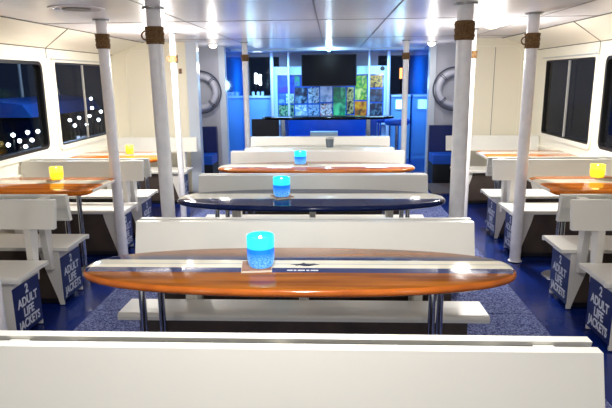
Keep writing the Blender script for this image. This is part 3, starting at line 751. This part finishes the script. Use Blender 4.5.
# light blue side counters under the dark windows
for s, nm in ((-1, 'left'), (1, 'right')):
    x0, x1 = (-1.575, -1.07) if s < 0 else (1.335, 1.72)
    t = thing('side_counter', ((x0+x1)/2, 11.75, 0), 'light blue counter under the dark window at the far %s' % nm, 'counter', 'far side counters')
    h = (x1-x0)/2
    bm = bmesh.new(); box(bm, -h, h, -.25, .25, 0, 1.24); link('cabinet', bm, M['counter'], t, bevel=.004)
    bm = bmesh.new(); box(bm, -h, h, -.28, .28, 1.241, 1.275); link('worktop', bm, M['header'], t, bevel=.004)
    bm = bmesh.new(); box(bm, -h+.03, h-.03, -.262, -.2505, .1, .78); link('door', bm, M['counter'], t, bevel=.003)
for i, x in enumerate((-1.44, -1.34, -1.25)):
    t = thing('glass_jar', (x, 11.65, 1.2755), ['leftmost of the small jars on the far left counter', 'middle one of the small jars on the far left counter', 'rightmost of the small jars on the far left counter'][i], 'jar', 'jars on the counter')
    bm = bmesh.new(); lathe(bm, [(0, 0), (.03, 0), (.032, .07), (.022, .085), (0, .085)], n=16); link('body', bm, M['header'], t, smooth=True)
    bm = bmesh.new(); lathe(bm, [(0, .086), (.024, .086), (.024, .10), (0, .10)], n=16); link('lid', bm, M['dark'], t, smooth=True)
t = thing('lit_screen', (1.52, 11.475, .99), 'small glowing cyan white screen on the front of the far right counter', 'screen')
bm = bmesh.new(); box(bm, -.10, .10, 0, .02, 0, .20); link('casing', bm, M['dark'], t, bevel=.003)
bm = bmesh.new(); box(bm, -.092, .092, -.003, -.0005, .008, .192); link('display', bm, emit('screen_light', (150, 230, 255), 2.2), t)

# ------------------------------------------------------------------ outside at night (left: boats standing in for bar reflections, and dock lights)
bm = bmesh.new(); box(bm, -60, 60, -30, 60, -1.4, -1.3); o = link('water', bm, mat('night_water', (6, 12, 30), .12, bump=((2, 2, 2), .5, .1))); o['kind'] = 'stuff'; tag(o, 'dark night harbour water outside the windows', 'water')
def out_boat(loc, label, hull, rz=0):  # invented boat whose blue and cyan imitate the bar reflected in the glass
    t = thing('stand_in_boat', loc, label, 'boat', 'made-up boats outside the left windows', rz=rz)
    bm = bmesh.new()
    sec = [(-3.2, .0, 1.0), (-1.5, .9, .8), (1.0, 1.0, .8), (3.0, .85, .9)]
    R = []
    for y, w_, zt in sec:
        w_ = max(w_, .03); R.append([bm.verts.new(p) for p in ((-w_, y, zt), (-w_*.6, y, .0), (0, y, -.15), (w_*.6, y, .0), (w_, y, zt))])
    for A, B in zip(R, R[1:]):
        for i in range(4): bm.faces.new((A[i], A[i+1], B[i+1], B[i]))
        bm.faces.new((A[4], A[0], B[0], B[4]))
    bm.faces.new(R[0]); bm.faces.new(R[-1][::-1]); link('hull', bm, hull, t)
    bm = bmesh.new(); prism(bm, [(-.75, .92), (.75, .92), (.6, 1.7), (-.6, 1.7)], 'y', -.4, 1.6); link('cabin', bm, M['dark'], t)
    bm = bmesh.new(); prism(bm, [(-1.1, 1.72), (1.1, 1.72), (.9, 2.0), (0, 2.12), (-.9, 2.0)], 'y', -1.2, 2.6); link('canopy', bm, mat('reflection_blue_canvas', (24, 84, 176), .8), t)
    bm = bmesh.new(); box(bm, .70, .745, .3, .75, 1.15, 1.62); link('cyan_panel', bm, emit('reflected_cyan_glow', (70, 160, 200), .55), t)  # glowing cyan panel stands in for a reflected bar panel
    bm = bmesh.new(); tube(bm, (0, .5, 2.1), (.0, .5, 6.5), .04, 10); tube(bm, (0, .5, 6.3), (0, -3.0, 1.0), .015, 6); tube(bm, (0, .5, 6.3), (0, 3.0, 1.0), .015, 6); link('mast', bm, M['alu'], t)
    return t
out_boat((-7.6, 13.6, -.9), 'made-up blue canopied boat standing in for the bar reflection in the near left window', mat('hull_blue', (16, 44, 110), .3))
out_boat((-15.5, 19.5, -.9), 'second made-up boat farther along outside the left windows', mat('hull_white', (90, 100, 120), .3), rz=.2)
lampm = emit('dock_lamp_light', (235, 245, 255), 14.)
spots_ = []
for (x, y, z) in [(-9, 16.2, -.1), (-9, 16.7, .1), (-9, 17.3, .08), (-9, 15.6, -.15), (-9, 16.9, -.15), (-9, 17.7, -.05), (-9, 15.9, .1), (-9, 16.5, -.3), (-9.4, 20.4, .2), (-9, 20.3, .29), (-9, 21.5, .58), (-9, 22.3, .4), (-9.4, 22.4, .9), (-9, 19.9, .05), (-9, 20.9, .0), (-9, 22.0, .1), (-9, 21.2, .3)]:
    spots_.append((.155+(x-.155)*.6, y*.6, 1.62+(z-1.62)*.6))
for i, (x, y, z) in enumerate(spots_):
    t = thing('dock_lamp', (x, y, -1.3), 'small white dock lamp on a post outside the left windows', 'lamp', 'dock lamps outside')
    bm = bmesh.new(); tube(bm, (0, 0, 0), (0, 0, z+1.26), .015, 8); link('pole', bm, M['dark'], t)
    bm = bmesh.new(); bmesh.ops.create_uvsphere(bm, u_segments=10, v_segments=8, radius=.034); bmesh.ops.translate(bm, verts=bm.verts, vec=(0, 0, z+1.3)); link('bulb', bm, lampm, t, smooth=True)
lamp('outside_fill', (-5.6, 11.6, 2.6), 160, (.45, .65, 1), .2)  # added fill without a fixture, lights the stand-in boats
lamp('outside_fill', (-8.4, 18.6, 1.2), 60, (.6, .75, 1), .2)
for x, z in ((-1.95, 1.62), (-1.83, 1.58), (2.05, 1.72), (2.42, 1.55), (2.2, 1.9)):
    t = thing('harbour_lamp', (x, 16, z-.6), 'distant harbour light seen through the far windows', 'lamp', 'distant lamps beyond the bar')
    bm = bmesh.new(); tube(bm, (0, 0, -1.299-z+.6), (0, 0, .45), .02, 8); link('pole', bm, M['dark'], t)
    bm = bmesh.new(); tube(bm, (0, 0, .46), (0, 0, .74), .035, 12); link('tube', bm, lampm if x < 0 else emit('orange_light', (255, 150, 80), 4), t)

# ------------------------------------------------------------------ blue light of the bar area
def blue(loc, e, size, rot=(0, 0, 0), col=(.30, .66, 1)):
    o = lamp('bar_blue_light', loc, e, col, size, 'AREA'); o.rotation_euler = rot; return o
blue((-.9, 10.8, 2.05), 26, .5); blue((1.1, 10.8, 2.05), 26, .5)
lamp('bar_blue_light', (-1.35, 10.6, 1.5), 6, (.4, .75, 1), .1); lamp('bar_blue_light', (1.35, 10.4, 1.5), 6, (.4, .75, 1), .1)

# ------------------------------------------------------------------ world, camera, view
w = bpy.data.worlds.new('World'); S.world = w; w.use_nodes = True
w.node_tree.nodes['Background'].inputs[0].default_value = (.010, .016, .035, 1)
w.node_tree.nodes['Background'].inputs[1].default_value = .6
cam = bpy.data.cameras.new('Camera'); co = bpy.data.objects.new('Camera', cam); C.objects.link(co)
F = 565.; cam.sensor_width = 36; cam.lens = F*36/612
pitch = math.atan(126/F); yaw = math.atan(27/F)*math.cos(pitch)
co.location = (.155, 0, 1.62); co.rotation_euler = (Matrix.Rotation(yaw, 3, 'Z') @ Matrix.Rotation(PI/2-pitch, 3, 'X') @ Matrix.Rotation(-.010, 3, 'Z')).to_euler()
cam.clip_start = .05; S.camera = co
S.view_settings.view_transform = 'Standard'; S.view_settings.look = 'None'; S.view_settings.gamma = 1
S.view_settings.use_curve_mapping = False
S.view_settings.exposure = 0.55
